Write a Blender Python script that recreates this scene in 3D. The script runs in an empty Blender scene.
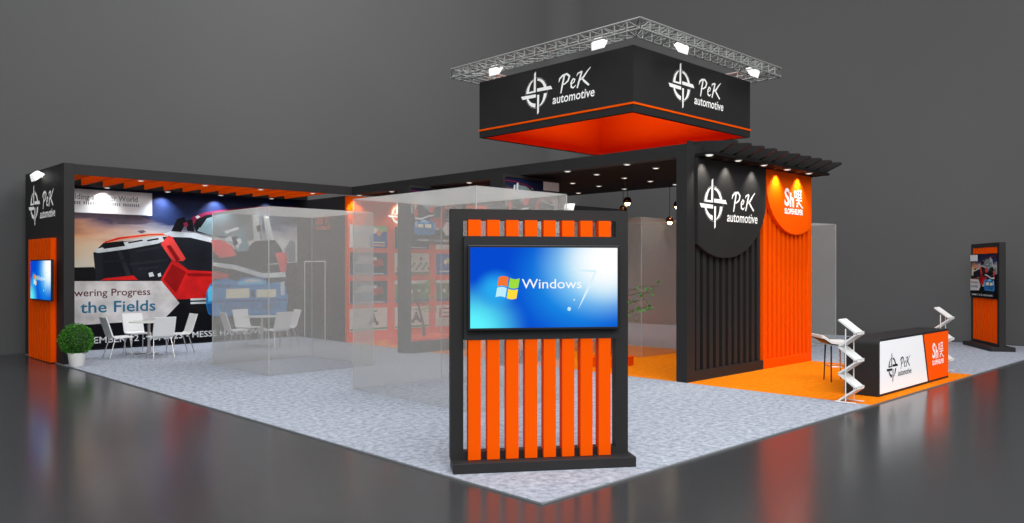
import bpy, bmesh, math, random
from mathutils import Vector, Matrix
random.seed(7)
S = bpy.context.scene
C = S.collection
R = math.radians

# ------------------------------------------------------------------ camera
cam_data = bpy.data.cameras.new('camera')
cam_data.sensor_width = 36.0
cam_data.lens = 801.8 / 1024 * 36.0
cam_data.shift_y = 6.5 / 1024
cam = bpy.data.objects.new('camera', cam_data)
C.objects.link(cam)
cam.location = (-4.572, -4.339, 1.85)
cam.rotation_euler = (R(90), 0, -math.atan2(0.69913, 0.71500))
cam_data.clip_end = 200
S.camera = cam

# ------------------------------------------------------------------ world and light
W = bpy.data.worlds.new('world')
S.world = W
W.use_nodes = True
W.node_tree.nodes['Background'].inputs[0].default_value = (0.93, 0.96, 1.0, 1)
W.node_tree.nodes['Background'].inputs[1].default_value = 0.80
S.view_settings.view_transform = 'Standard'
S.view_settings.look = 'None'
S.view_settings.gamma = 1
S.view_settings.use_curve_mapping = False
EXPOSURE = 0.35
S.view_settings.exposure = EXPOSURE
try:
    S.cycles.transparent_max_bounces = 40
    S.cycles.max_bounces = 8
except Exception:
    pass

def area_light(name, loc, target, size, power, color=(1, 1, 1)):
    l = bpy.data.lights.new(name, 'AREA')
    l.shape = 'RECTANGLE'; l.size, l.size_y = size
    l.energy = power; l.color = color
    o = bpy.data.objects.new(name, l); C.objects.link(o)
    o.location = loc
    o.rotation_euler = (Vector(target) - Vector(loc)).to_track_quat('-Z', 'Y').to_euler()
    return o
area_light('hall_light_front', (-3, -6, 11), (6, 6, 0), (9, 9), 1000)
area_light('hall_light_right', (7, -8, 12), (8, 4, 0), (9, 7), 620)
area_light('back_wall_fill', (6.5, 8, 12.5), (7, 15.6, 3), (6, 3), 420)  # added fill, brightens the middle of the back wall

def spot(name, loc, target, power, angle=70, blend=0.6, color=(1, 0.97, 0.9), size=0.03, parent=None):
    l = bpy.data.lights.new(name, 'SPOT')
    l.energy = power; l.spot_size = R(angle); l.spot_blend = blend; l.color = color
    l.shadow_soft_size = size
    o = bpy.data.objects.new(name, l); C.objects.link(o)
    o.location = loc
    o.rotation_euler = (Vector(target) - Vector(loc)).to_track_quat('-Z', 'Y').to_euler()
    return o

# ------------------------------------------------------------------ materials
def lin(c):
    return tuple(((x / 255) / 12.92 if x / 255 <= 0.04045 else ((x / 255 + 0.055) / 1.055) ** 2.4) for x in c) + (1,)

def mat(name, rgb, rough=0.6, metal=0.0, spec=0.4, emit=0.0, vary=0.0, vscale=8.0):
    m = bpy.data.materials.new(name); m.use_nodes = True
    nt = m.node_tree; b = nt.nodes['Principled BSDF']
    col = lin(rgb)
    b.inputs['Base Color'].default_value = col
    b.inputs['Roughness'].default_value = rough
    b.inputs['Metallic'].default_value = metal
    b.inputs['Specular IOR Level'].default_value = spec
    if emit:
        b.inputs['Emission Color'].default_value = col
        b.inputs['Emission Strength'].default_value = emit
    if vary:
        tc = nt.nodes.new('ShaderNodeTexCoord'); n = nt.nodes.new('ShaderNodeTexNoise')
        n.inputs['Scale'].default_value = vscale; n.inputs['Detail'].default_value = 4
        r = nt.nodes.new('ShaderNodeValToRGB')
        r.color_ramp.elements[0].position = 0.3; r.color_ramp.elements[1].position = 0.7
        r.color_ramp.elements[0].color = tuple(x * (1 - vary) for x in col[:3]) + (1,)
        r.color_ramp.elements[1].color = tuple(min(1, x * (1 + vary)) for x in col[:3]) + (1,)
        nt.links.new(tc.outputs['Object'], n.inputs['Vector'])
        nt.links.new(n.outputs['Fac'], r.inputs['Fac'])
        nt.links.new(r.outputs['Color'], b.inputs['Base Color'])
    return m

def flat(name, rgb, strength=1.0):
    m = bpy.data.materials.new(name); m.use_nodes = True
    nt = m.node_tree; nt.nodes.clear()
    e = nt.nodes.new('ShaderNodeEmission'); o = nt.nodes.new('ShaderNodeOutputMaterial')
    e.inputs[0].default_value = lin(rgb); e.inputs[1].default_value = strength / 2 ** EXPOSURE
    nt.links.new(e.outputs[0], o.inputs[0])
    return m

M = {}
M['black'] = mat('charcoal_paint', (40, 39, 39), 0.55, spec=0.25, vary=0.06, vscale=3)
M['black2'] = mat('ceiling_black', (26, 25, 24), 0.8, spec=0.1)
M['darkpanel'] = mat('dark_panel', (44, 44, 45), 0.7, spec=0.2)
M['orange'] = mat('orange_lacquer', (245, 87, 0), 0.6, spec=0.04)
M['white'] = mat('white_plastic', (232, 232, 230), 0.4)
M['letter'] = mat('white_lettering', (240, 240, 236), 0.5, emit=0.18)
M['letter_black'] = mat('black_lettering', (22, 22, 24), 0.5)
M['letter_orange'] = mat('orange_lettering', (240, 85, 20), 0.5)
M['panel_white'] = mat('white_counter_front', (238, 238, 240), 0.35, emit=0.25)  # counter front, brightened by emission of its own colour
M['panel_orange'] = mat('orange_counter_front', (243, 82, 0), 0.5, spec=0.1, emit=0.25)  # orange counter front, emission added on top of the base colour
M['alu'] = mat('truss_aluminium', (150, 152, 148), 0.5, metal=0.3)
M['chrome'] = mat('chrome', (215, 212, 208), 0.2, metal=0.8)
M['cord'] = mat('black_cord', (14, 14, 14), 0.6)
M['glow'] = flat('lamp_glow', (255, 252, 240), 1.5)
M['glow_warm'] = flat('bulb_glow', (255, 228, 180), 16.0)
M['flood'] = mat('flood_housing', (235, 235, 232), 0.5, emit=0.6)  # emission stands in for the overexposed, lamplit look of housing and arm
M['globe'] = mat('bronze_glass', (92, 52, 30), 0.1, metal=0.8)
M['pot'] = mat('white_ceramic', (232, 230, 226), 0.35, emit=0.0)
M['leaf'] = mat('boxwood_leaf', (58, 122, 18), 0.6, vary=0.55, vscale=25)
M['leaf2'] = mat('young_leaf', (62, 160, 52), 0.5, vary=0.4, vscale=9)
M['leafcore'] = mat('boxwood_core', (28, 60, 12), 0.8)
M['bark'] = mat('bark', (92, 72, 58), 0.8, vary=0.3, vscale=20)
M['bezel'] = mat('monitor_bezel', (20, 20, 22), 0.3)
M['edge'] = mat('platform_edge', (128, 130, 130), 0.5)
M['tabletop'] = mat('pale_table_top', (214, 218, 208), 0.2)

def hall_floor():
    m = mat('polished_hall_floor', (60, 61, 62), 0.16, spec=0.36)
    nt = m.node_tree; b = nt.nodes['Principled BSDF']
    tc = nt.nodes.new('ShaderNodeTexCoord'); n = nt.nodes.new('ShaderNodeTexNoise')
    n.inputs['Scale'].default_value = 0.35; n.inputs['Detail'].default_value = 3
    mr = nt.nodes.new('ShaderNodeMapRange'); mr.inputs['To Min'].default_value = 0.15; mr.inputs['To Max'].default_value = 0.23
    nt.links.new(tc.outputs['Object'], n.inputs['Vector']); nt.links.new(n.outputs['Fac'], mr.inputs['Value'])
    nt.links.new(mr.outputs['Result'], b.inputs['Roughness'])
    return m
M['floor'] = hall_floor()
M['hallwall'] = mat('hall_wall', (92, 92, 92), 0.9, spec=0.1, vary=0.05, vscale=0.15)

def carpet(name, a, b_, scale, stretch=(1, 1, 1), fine=60):
    m = bpy.data.materials.new(name); m.use_nodes = True
    nt = m.node_tree; b = nt.nodes['Principled BSDF']
    b.inputs['Roughness'].default_value = 0.95; b.inputs['Specular IOR Level'].default_value = 0.05
    tc = nt.nodes.new('ShaderNodeTexCoord'); mp = nt.nodes.new('ShaderNodeMapping')
    mp.inputs['Scale'].default_value = stretch
    n = nt.nodes.new('ShaderNodeTexNoise'); n.inputs['Scale'].default_value = scale; n.inputs['Detail'].default_value = 8
    n.inputs['Roughness'].default_value = 0.72
    r = nt.nodes.new('ShaderNodeValToRGB')
    r.color_ramp.elements[0].position = 0.34; r.color_ramp.elements[1].position = 0.66
    r.color_ramp.elements[0].color = lin(a); r.color_ramp.elements[1].color = lin(b_)
    nt.links.new(tc.outputs['Object'], mp.inputs['Vector']); nt.links.new(mp.outputs['Vector'], n.inputs['Vector'])
    nt.links.new(n.outputs['Fac'], r.inputs['Fac']); nt.links.new(r.outputs['Color'], b.inputs['Base Color'])
    return m
M['carpet'] = carpet('grey_carpet', (128, 134, 146), (188, 193, 203), 13)
M['carpet_orange'] = carpet('orange_carpet', (226, 112, 4), (244, 140, 20), 12)

def frosted():
    m = bpy.data.materials.new('frosted_acrylic'); m.use_nodes = True
    nt = m.node_tree; nt.nodes.clear()
    out = nt.nodes.new('ShaderNodeOutputMaterial')
    tr = nt.nodes.new('ShaderNodeBsdfTransparent'); tr.inputs[0].default_value = (1, 1, 1, 1)
    d = nt.nodes.new('ShaderNodeBsdfDiffuse'); d.inputs[0].default_value = lin((206, 205, 200))
    tl = nt.nodes.new('ShaderNodeBsdfTranslucent'); tl.inputs[0].default_value = lin((226, 225, 220))
    a = nt.nodes.new('ShaderNodeMixShader'); a.inputs[0].default_value = 0.5
    b = nt.nodes.new('ShaderNodeMixShader')
    # the film is denser the flatter one looks through it
    lw = nt.nodes.new('ShaderNodeLayerWeight'); lw.inputs['Blend'].default_value = 0.5
    mr = nt.nodes.new('ShaderNodeMapRange'); mr.inputs['From Min'].default_value = 0.45; mr.inputs['From Max'].default_value = 0.95
    mr.inputs['To Min'].default_value = 0.19; mr.inputs['To Max'].default_value = 0.46
    nt.links.new(lw.outputs['Facing'], mr.inputs['Value']); nt.links.new(mr.outputs['Result'], b.inputs[0])
    nt.links.new(d.outputs[0], a.inputs[1]); nt.links.new(tl.outputs[0], a.inputs[2])
    nt.links.new(tr.outputs[0], b.inputs[1]); nt.links.new(a.outputs[0], b.inputs[2])
    nt.links.new(b.outputs[0], out.inputs[0])
    return m
M['frost'] = frosted()

def edge_mat():
    m = mat('acrylic_edge', (205, 208, 202), 0.4)
    nt = m.node_tree; b = nt.nodes['Principled BSDF']; b.inputs['Alpha'].default_value = 0.4
    return m
M['frost_edge'] = edge_mat()
def screen_mat():
    m = bpy.data.materials.new('desktop_screen'); m.use_nodes = True
    nt = m.node_tree; nt.nodes.clear(); N = nt.nodes.new; L = nt.links.new
    out = N('ShaderNodeOutputMaterial'); e = N('ShaderNodeEmission')
    tc = N('ShaderNodeTexCoord')
    def blob(cx, cz, sx, sz, r0, r1):
        mp = N('ShaderNodeMapping'); mp.inputs['Location'].default_value = (-cx * sx, 0, -cz * sz)
        mp.inputs['Scale'].default_value = (sx, 0, sz)
        ln = N('ShaderNodeVectorMath'); ln.operation = 'LENGTH'
        mr = N('ShaderNodeMapRange'); mr.interpolation_type = 'SMOOTHSTEP'
        mr.inputs['From Min'].default_value = r1; mr.inputs['From Max'].default_value = r0
        L(tc.outputs['Generated'], mp.inputs['Vector']); L(mp.outputs[0], ln.inputs[0]); L(ln.outputs['Value'], mr.inputs['Value'])
        return mr.outputs['Result']
    def mix(fac, a, b):
        x = N('ShaderNodeMix'); x.data_type = 'RGBA'
        L(fac, x.inputs['Factor'])
        if isinstance(a, tuple): x.inputs['A'].default_value = a
        else: L(a, x.inputs['A'])
        x.inputs['B'].default_value = b
        return x.outputs['Result']
    c = mix(blob(0.75, 0.6, 1.7, 1.0, 0.0, 0.95), lin((6, 74, 208)), lin((34, 165, 240)))
    c = mix(blob(0.0, 0.0, 1.5, 1.0, 0.05, 0.62), c, lin((96, 246, 255)))
    c = mix(blob(0.92, 0.80, 1.5, 1.0, 0.05, 0.78), c, lin((200, 246, 255)))
    c = mix(blob(0.93, 0.85, 1.7, 1.0, 0.12, 0.62), c, (1, 1, 1, 1))
    c = mix(blob(0.17, 0.48, 1.7, 1.0, 0.05, 0.28), c, lin((40, 170, 240)))
    L(c, e.inputs[0]); e.inputs[1].default_value = 1.0 / 2 ** EXPOSURE; L(e.outputs[0], out.inputs[0])
    return m
M['screen'] = screen_mat()
M['scr_white'] = flat('screen_white', (250, 252, 255), 1.0)
M['scr_pale'] = flat('screen_pale_blue', (190, 235, 252), 1.0)
M['scr_red'] = flat('screen_red', (246, 118, 50), 1.0)
M['scr_green'] = flat('screen_green', (160, 222, 60), 1.0)
M['scr_blue'] = flat('screen_cyan', (190, 238, 252), 1.0)
M['scr_seven'] = flat('screen_numeral', (218, 242, 252), 1.0)
M['scr_yellow'] = flat('screen_yellow', (255, 222, 60), 1.0)

def sky_print():
    m = bpy.data.materials.new('printed_sky'); m.use_nodes = True
    nt = m.node_tree; N = nt.nodes.new; L = nt.links.new
    b = nt.nodes['Principled BSDF']; b.inputs['Roughness'].default_value = 0.6; b.inputs['Specular IOR Level'].default_value = 0.2
    tc = N('ShaderNodeTexCoord'); sp = N('ShaderNodeSeparateXYZ')
    L(tc.outputs['Generated'], sp.inputs[0])
    no = N('ShaderNodeTexNoise'); no.inputs['Scale'].default_value = 5; no.inputs['Detail'].default_value = 6
    mp = N('ShaderNodeMapping'); mp.inputs['Scale'].default_value = (1.2, 1, 3)
    L(tc.outputs['Generated'], mp.inputs[0]); L(mp.outputs[0], no.inputs['Vector'])
    ma = N('ShaderNodeMath'); ma.operation = 'MULTIPLY_ADD'; ma.inputs[1].default_value = 0.22; L(no.outputs['Fac'], ma.inputs[0]); 
    sb = N('ShaderNodeMath'); sb.operation = 'SUBTRACT'; sb.inputs[1].default_value = 0.11; L(sp.outputs['Z'], sb.inputs[0]); L(sb.outputs[0], ma.inputs[2])
    def ramp(stops):
        r = N('ShaderNodeValToRGB'); els = r.color_ramp.elements
        els[0].position, els[0].color = stops[0][0], lin(stops[0][1])
        els[1].position, els[1].color = stops[-1][0], lin(stops[-1][1])
        for p, c in stops[1:-1]:
            x = els.new(p); x.color = lin(c)
        L(ma.outputs[0], r.inputs['Fac']); return r.outputs['Color']
    left = ramp([(0.5, (206, 200, 182)), (0.64, (216, 186, 150)), (0.72, (212, 146, 96)), (0.78, (150, 106, 92)), (0.84, (50, 50, 74)), (0.92, (14, 24, 52))])
    right = ramp([(0.5, (190, 196, 196)), (0.68, (206, 204, 200)), (0.76, (150, 150, 160)), (0.82, (32, 46, 84)), (0.95, (10, 22, 54))])
    mr = N('ShaderNodeMapRange'); mr.inputs['From Min'].default_value = 0.1; mr.inputs['From Max'].default_value = 0.42
    L(sp.outputs['X'], mr.inputs['Value'])
    x = N('ShaderNodeMix'); x.data_type = 'RGBA'; L(mr.outputs[0], x.inputs['Factor']); L(left, x.inputs['A']); L(right, x.inputs['B'])
    L(x.outputs['Result'], b.inputs['Base Color'])
    return m
M['sky'] = sky_print()
PR = {'ground': (18, 18, 22), 'cloud_dark': (96, 84, 96), 'cloud_pale': (196, 198, 198), 'black': (12, 12, 15),
      'grille': (24, 27, 34), 'grille2': (14, 16, 24), 'bar': (34, 38, 44), 'red': (204, 26, 26), 'red2': (226, 66, 62),
      'red_dark': (140, 10, 12), 'silver': (196, 202, 204), 'cab_glass': (120, 140, 142), 'purple': (118, 30, 60),
      'teal': (110, 140, 150), 'smoke': (120, 124, 132), 'blue': (48, 128, 190), 'blue_light': (90, 190, 232),
      'blue_dark': (30, 84, 140), 'cream': (226, 220, 190), 'arrow': (206, 202, 200), 'foot': (8, 9, 16),
      'maroon': (86, 34, 44), 'petrol': (38, 110, 140), 'offwhite': (226, 228, 228), 'greytext': (120, 126, 128),
      'vane': (52, 84, 120), 'paper': (222, 224, 218), 'green': (60, 150, 96), 'lime': (150, 190, 110),
      'pblue': (40, 88, 170), 'pdark': (44, 52, 78), 'yellow': (214, 200, 80), 'pred': (176, 40, 56), 'figure': (86, 92, 88),
      'peach': (236, 150, 110), 'olive': (120, 140, 100)}
for k, v in PR.items():
    M['p_' + k] = mat('print_' + k, v, 0.55, spec=0.12, vary=0.28 if k in ('grille', 'bar', 'red', 'red2', 'red_dark', 'silver', 'blue', 'cab_glass', 'teal', 'smoke', 'cloud_dark', 'arrow', 'black') else 0, vscale=2.2)

# ------------------------------------------------------------------ mesh building
class MB:
    def __init__(s):
        s.v = []; s.f = []; s.m = []; s.mats = []
    def mi(s, m):
        if m not in s.mats: s.mats.append(m)
        return s.mats.index(m)
    def add(s, vs, fs, m):
        o = len(s.v); s.v += [tuple(p) for p in vs]; i = s.mi(m)
        for f in fs: s.f.append([o + k for k in f]); s.m.append(i)
        return s
    def box(s, x0, x1, y0, y1, z0, z1, m='black'):
        vs = [(x0, y0, z0), (x1, y0, z0), (x1, y1, z0), (x0, y1, z0), (x0, y0, z1), (x1, y0, z1), (x1, y1, z1), (x0, y1, z1)]
        return s.add(vs, [(0, 3, 2, 1), (4, 5, 6, 7), (0, 1, 5, 4), (1, 2, 6, 5), (2, 3, 7, 6), (3, 0, 4, 7)], m)
    def poly(s, pts, y, m):            # flat polygon in the local XZ plane
        return s.add([(p[0], y, p[1]) for p in pts], [tuple(range(len(pts)))], m)
    def prism(s, pts, axis, a, b, m):  # 2D outline pushed along one axis
        def P(p, d):
            return {'x': (d, p[0], p[1]), 'y': (p[0], d, p[1]), 'z': (p[0], p[1], d)}[axis]
        n = len(pts)
        vs = [P(p, a) for p in pts] + [P(p, b) for p in pts]
        fs = [tuple(range(n))[::-1], tuple(range(n, 2 * n))] + [(i, (i + 1) % n, n + (i + 1) % n, n + i) for i in range(n)]
        return s.add(vs, fs, m)
    def tube(s, pts, r, m, n=8, r2=None):
        pts = [Vector(p) for p in pts]; r2 = r if r2 is None else r2
        rings = []
        for i, p in enumerate(pts):
            d = (pts[min(i + 1, len(pts) - 1)] - pts[max(i - 1, 0)]).normalized()
            u = d.cross(Vector((0, 0, 1)) if abs(d.z) < 0.9 else Vector((1, 0, 0))).normalized(); w = d.cross(u)
            q = r + (r2 - r) * i / max(1, len(pts) - 1)
            rings.append([p + (u * math.cos(2 * math.pi * k / n) + w * math.sin(2 * math.pi * k / n)) * q for k in range(n)])
        vs = [v for g in rings for v in g]; fs = []
        for i in range(len(pts) - 1):
            for k in range(n):
                fs.append((i * n + k, i * n + (k + 1) % n, (i + 1) * n + (k + 1) % n, (i + 1) * n + k))
        fs.append(tuple(range(n))[::-1]); fs.append(tuple(range((len(pts) - 1) * n, len(pts) * n)))
        return s.add(vs, fs, m)
    def lathe(s, prof, m, cx=0, cy=0, n=24, cap=True):
        vs = []; fs = []
        for r, z in prof:
            vs += [(cx + r * math.cos(2 * math.pi * k / n), cy + r * math.sin(2 * math.pi * k / n), z) for k in range(n)]
        for i in range(len(prof) - 1):
            for k in range(n):
                fs.append((i * n + k, i * n + (k + 1) % n, (i + 1) * n + (k + 1) % n, (i + 1) * n + k))
        if cap:
            fs.append(tuple(range(n))[::-1]); fs.append(tuple(range((len(prof) - 1) * n, len(prof) * n)))
        return s.add(vs, fs, m)
    def build(s, name, parent=None, smooth=False, bevel=0):
        me = bpy.data.meshes.new(name); me.from_pydata(s.v, [], s.f)
        for m in s.mats: me.materials.append(M[m])
        for p, i in zip(me.polygons, s.m):
            p.material_index = i; p.use_smooth = smooth
        me.update()
        o = bpy.data.objects.new(name, me); C.objects.link(o)
        if parent: o.parent = parent
        if bevel:
            b = o.modifiers.new('bevel', 'BEVEL'); b.width = bevel; b.segments = 2; b.limit_method = 'ANGLE'
        return o

def tag(o, label, cat, group=None, kind=None):
    o['label'] = label; o['category'] = cat
    if group: o['group'] = group
    if kind: o['kind'] = kind
    return o
def thing(name, loc, rz, label, cat, group=None):
    o = bpy.data.objects.new(name, None); C.objects.link(o)
    o.location = loc; o.rotation_euler = (0, 0, rz); o.empty_display_size = 0.1
    return tag(o, label, cat, group)
def structure(o):
    o['kind'] = 'structure'; return o
def copy_tree(o, parent=None):
    c = o.copy(); C.objects.link(c)
    if parent: c.parent = parent
    for ch in list(o.children):
        copy_tree(ch, c)
    return c

_tc = {}
def text2d(s, bold=0.0):
    key = (s, bold)
    if key in _tc: return _tc[key]
    cu = bpy.data.curves.new('t', 'FONT'); cu.body = s; cu.size = 1; cu.offset = bold; cu.resolution_u = 3
    ob = bpy.data.objects.new('t', cu); C.objects.link(ob)
    bpy.context.view_layer.update()
    dg = bpy.context.evaluated_depsgraph_get()
    me = bpy.data.meshes.new_from_object(ob.evaluated_get(dg))
    vs = [(v.co.x, v.co.y) for v in me.vertices]; fs = [tuple(p.vertices) for p in me.polygons]
    bpy.data.objects.remove(ob); bpy.data.curves.remove(cu); bpy.data.meshes.remove(me)
    x0 = min(v[0] for v in vs); x1 = max(v[0] for v in vs)
    _tc[key] = ([((v[0] - x0) / (x1 - x0), v[1]) for v in vs], fs, x1 - x0)
    return _tc[key]
def put_text(mb, s, x0, x1, z0, h, y, m, bold=0.0, slant=0.0):
    # text whose ink runs from x0 to x1, baseline z0, capital height h
    vs, fs, w = text2d(s, bold)
    mb.add([(x0 + v[0] * (x1 - x0) + slant * v[1] * h / 0.7, y, z0 + v[1] * h / 0.7) for v in vs], fs, m)

def ribbon(mb, pts, ws, y, m, ox, oz, s):
    # a pen stroke of changing width
    P = [Vector((p[0], p[1])) for p in pts]
    if isinstance(ws, (int, float)): ws = [ws] * len(P)
    for i in range(len(P) - 1):
        d = (P[i + 1] - P[i]).normalized(); n = Vector((-d.y, d.x))
        q = [P[i] + n * ws[i] / 2, P[i] - n * ws[i] / 2, P[i + 1] - n * ws[i + 1] / 2, P[i + 1] + n * ws[i + 1] / 2]
        mb.poly([(ox + a.x * s, oz + a.y * s) for a in q], y, m)
    for i, p in enumerate(P[1:-1], 1):
        r = ws[i] / 2
        mb.poly([(ox + (p.x + r * math.cos(k * math.pi / 4)) * s, oz + (p.y + r * math.sin(k * math.pi / 4)) * s) for k in range(8)], y - 0.0004, m)

def emblem(mb, ox, oz, s, y, m):
    def q(pts): mb.poly([(ox + a * s, oz + b * s) for a, b in pts], y, m)
    q([(-0.18, 0.10), (-0.04, 0.10), (-0.03, 1.0), (-0.14, 0.92)])
    q([(0.04, -0.10), (0.18, -0.10), (0.15, -0.92), (0.05, -1.0)])
    q([(0.04, 0.05), (1.0, 0.03), (0.9, 0.19), (0.04, 0.20)])
    q([(-0.04, -0.05), (-1.0, -0.03), (-0.9, -0.19), (-0.04, -0.20)])
    q([(-0.04, 0.04), (-0.04, 0.12), (-0.55, 0.12), (-0.62, 0.04)])
    def crescent(a0, a1, ro, wi, ri):
        n = 10; out = []; inn = []
        for k in range(n + 1):
            a = R(a0 + (a1 - a0) * k / n)
            out.append((ro * math.cos(a), ro * math.sin(a))); inn.append((wi * math.cos(a), ri * math.sin(a)))
        for k in range(n):
            q([out[k], out[k + 1], inn[k + 1], inn[k]])
    crescent(106, 176, 0.66, 0.49, 0.65)
    crescent(18, 84, 0.66, 0.50, 0.56)
    crescent(-72, -8, 0.66, 0.47, 0.65)
    crescent(200, 264, 0.66, 0.57, 0.48)
    for k in range(40):
        a = R(k * 9); b = R(k * 9 + 9)
        q([(0.705 * math.cos(a), 0.705 * math.sin(a)), (0.705 * math.cos(b), 0.705 * math.sin(b)), (0.698 * math.cos(b), 0.698 * math.sin(b)), (0.698 * math.cos(a), 0.698 * math.sin(a))])

def pek_logo(ox, oz, s, y, m, name='logo', parent=None):
    mb = MB(); emblem(mb, ox, oz, s, y, m)
    k = 0.66 * s; px, pz = ox + 1.38 * s, oz - 0.12 * s
    ribbon(mb, [(0.2, -0.2), (0.33, 0.3), (0.52, 0.95)], [0.10, 0.15, 0.15], y, m, px, pz, k)
    ribbon(mb, [(0.02, 0.58), (0.1, 0.8), (0.38, 0.98), (0.75, 1.02), (0.98, 0.84), (0.86, 0.55), (0.55, 0.38), (0.32, 0.36)], [0.05, 0.12, 0.13, 0.14, 0.15, 0.13, 0.1, 0.06], y, m, px, pz, k)
    ribbon(mb, [(1.16, 0.27), (1.4, 0.38), (1.46, 0.54), (1.3, 0.6), (1.12, 0.36), (1.14, 0.08), (1.32, 0.0), (1.55, 0.14)], [0.06, 0.08, 0.1, 0.1, 0.13, 0.13, 0.1, 0.04], y, m, px, pz, k)
    ribbon(mb, [(1.66, -0.08), (1.85, 0.42), (2.08, 0.98)], [0.12, 0.15, 0.14], y, m, px, pz, k)
    ribbon(mb, [(1.62, 0.72), (1.72, 0.88), (2.08, 0.98)], [0.04, 0.1, 0.1], y, m, px, pz, k)
    ribbon(mb, [(2.82, 1.12), (2.5, 0.86), (2.2, 0.56), (1.9, 0.42)], [0.05, 0.11, 0.14, 0.1], y, m, px, pz, k)
    ribbon(mb, [(2.08, 0.5), (2.3, 0.28), (2.68, -0.04)], [0.1, 0.16, 0.13], y, m, px, pz, k)
    put_text(mb, 'automotive', ox + 1.0 * s, ox + 3.45 * s, oz - 0.66 * s, 0.40 * s, y, m, 0.012, 0.12)
    return mb.build(name, parent)

def sh_logo(ox, oz, w, y, m, name='logo', parent=None):
    # ox = left edge, oz = baseline of the letters, w = full width
    mb = MB()
    put_text(mb, 'S', ox, ox + 0.26 * w, oz + 0.02 * w, 0.42 * w, y, m, 0.03)
    put_text(mb, 'h', ox + 0.28 * w, ox + 0.5 * w, oz, 0.34 * w, y, m, 0.03)
    g = lambda pts, wd: ribbon(mb, pts, wd, y, m, ox + 0.52 * w, oz - 0.02 * w, w * 0.46)
    g([(0.02, 0.55), (0.02, 0.9)], 0.07); g([(0.0, 0.9), (0.24, 0.9)], 0.07); g([(0.24, 0.9), (0.24, 0.55)], 0.07); g([(0.0, 0.58), (0.26, 0.58)], 0.07)
    g([(0.36, 0.95), (0.86, 0.95)], 0.07); g([(0.4, 0.75), (0.82, 0.75)], 0.06); g([(0.36, 0.56), (0.9, 0.56)], 0.07)
    g([(0.5, 1.02), (0.46, 0.58)], 0.06); g([(0.72, 1.02), (0.78, 0.58)], 0.06)
    g([(0.2, 0.42), (0.9, 0.42)], 0.07); g([(0.55, 0.55), (0.5, 0.3), (0.25, 0.05)], 0.08); g([(0.52, 0.34), (0.7, 0.18), (1.02, 0.0)], 0.08)
    g([(0.3, 0.3), (0.42, 0.02)], 0.06)
    put_text(mb, 'SLOPEHELPER', ox, ox + 1.0 * w, oz - 0.19 * w, 0.13 * w, y, m, 0.035)
    return mb.build(name, parent)

# ================================================================== the hall
def slab(name, x0, x1, y0, y1, z0, z1, m):
    return structure(MB().box(x0, x1, y0, y1, z0, z1, m).build(name))
slab('floor', -70, 17.8, -70, 15.8, -0.12, -0.012, 'floor')
pts = [(-70, 15.6), (4, 15.6)] + [(16.6 + math.sin(R(k * 10)), 14.6 + math.cos(R(k * 10))) for k in range(10)] + [(17.6, 4), (17.6, -70)]
n = len(pts)
sheet = MB().add([(a, b, -0.02) for a, b in pts] + [(a, b, 14) for a, b in pts], [(i, i + 1, n + i + 1, n + i) for i in range(n - 1)], 'hallwall')
outer = [(-70, 15.8), (4, 15.8)] + [(16.6 + 1.2 * math.sin(R(k * 10)), 14.6 + 1.2 * math.cos(R(k * 10))) for k in range(10)] + [(17.8, 4), (17.8, -70)]
sheet.add([(a, b, -0.02) for a, b in outer] + [(a, b, 14) for a, b in outer], [(i + 1, i, n + i, n + i + 1) for i in range(n - 1)], 'hallwall')
sheet.add([(a, b, 14) for a, b in pts] + [(a, b, 14) for a, b in outer], [(i, i + 1, n + i + 1, n + i) for i in range(n - 1)], 'hallwall')
structure(sheet.build('wall_back', None, True))

# raised carpeted platform of the stand: grey carpet left and right, orange strip between
X1, X2, X3 = 6.43, 10.82, 17.25
pl = MB(); pl.box(0, X1, 0, 15.3, -0.012, 0, 'edge'); pl.box(X2, X3, 0, 15.3, -0.012, 0, 'edge'); pl.box(X1, X2, 0, 15.3, -0.012, 0, 'edge')
structure(pl.build('trim_1'))
g = MB().box(0.003, X1, 0.003, 15.3, 0, 0.006, 'carpet'); g.box(X2, X3 - 0.003, 0.003, 15.3, 0, 0.006, 'carpet')
structure(g.build('floor.001'))
o = MB().box(X1, X2, 0.003, 15.3, 0, 0.006, 'carpet_orange').build('floor.002'); structure(o)
GZ = 0.006

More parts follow.
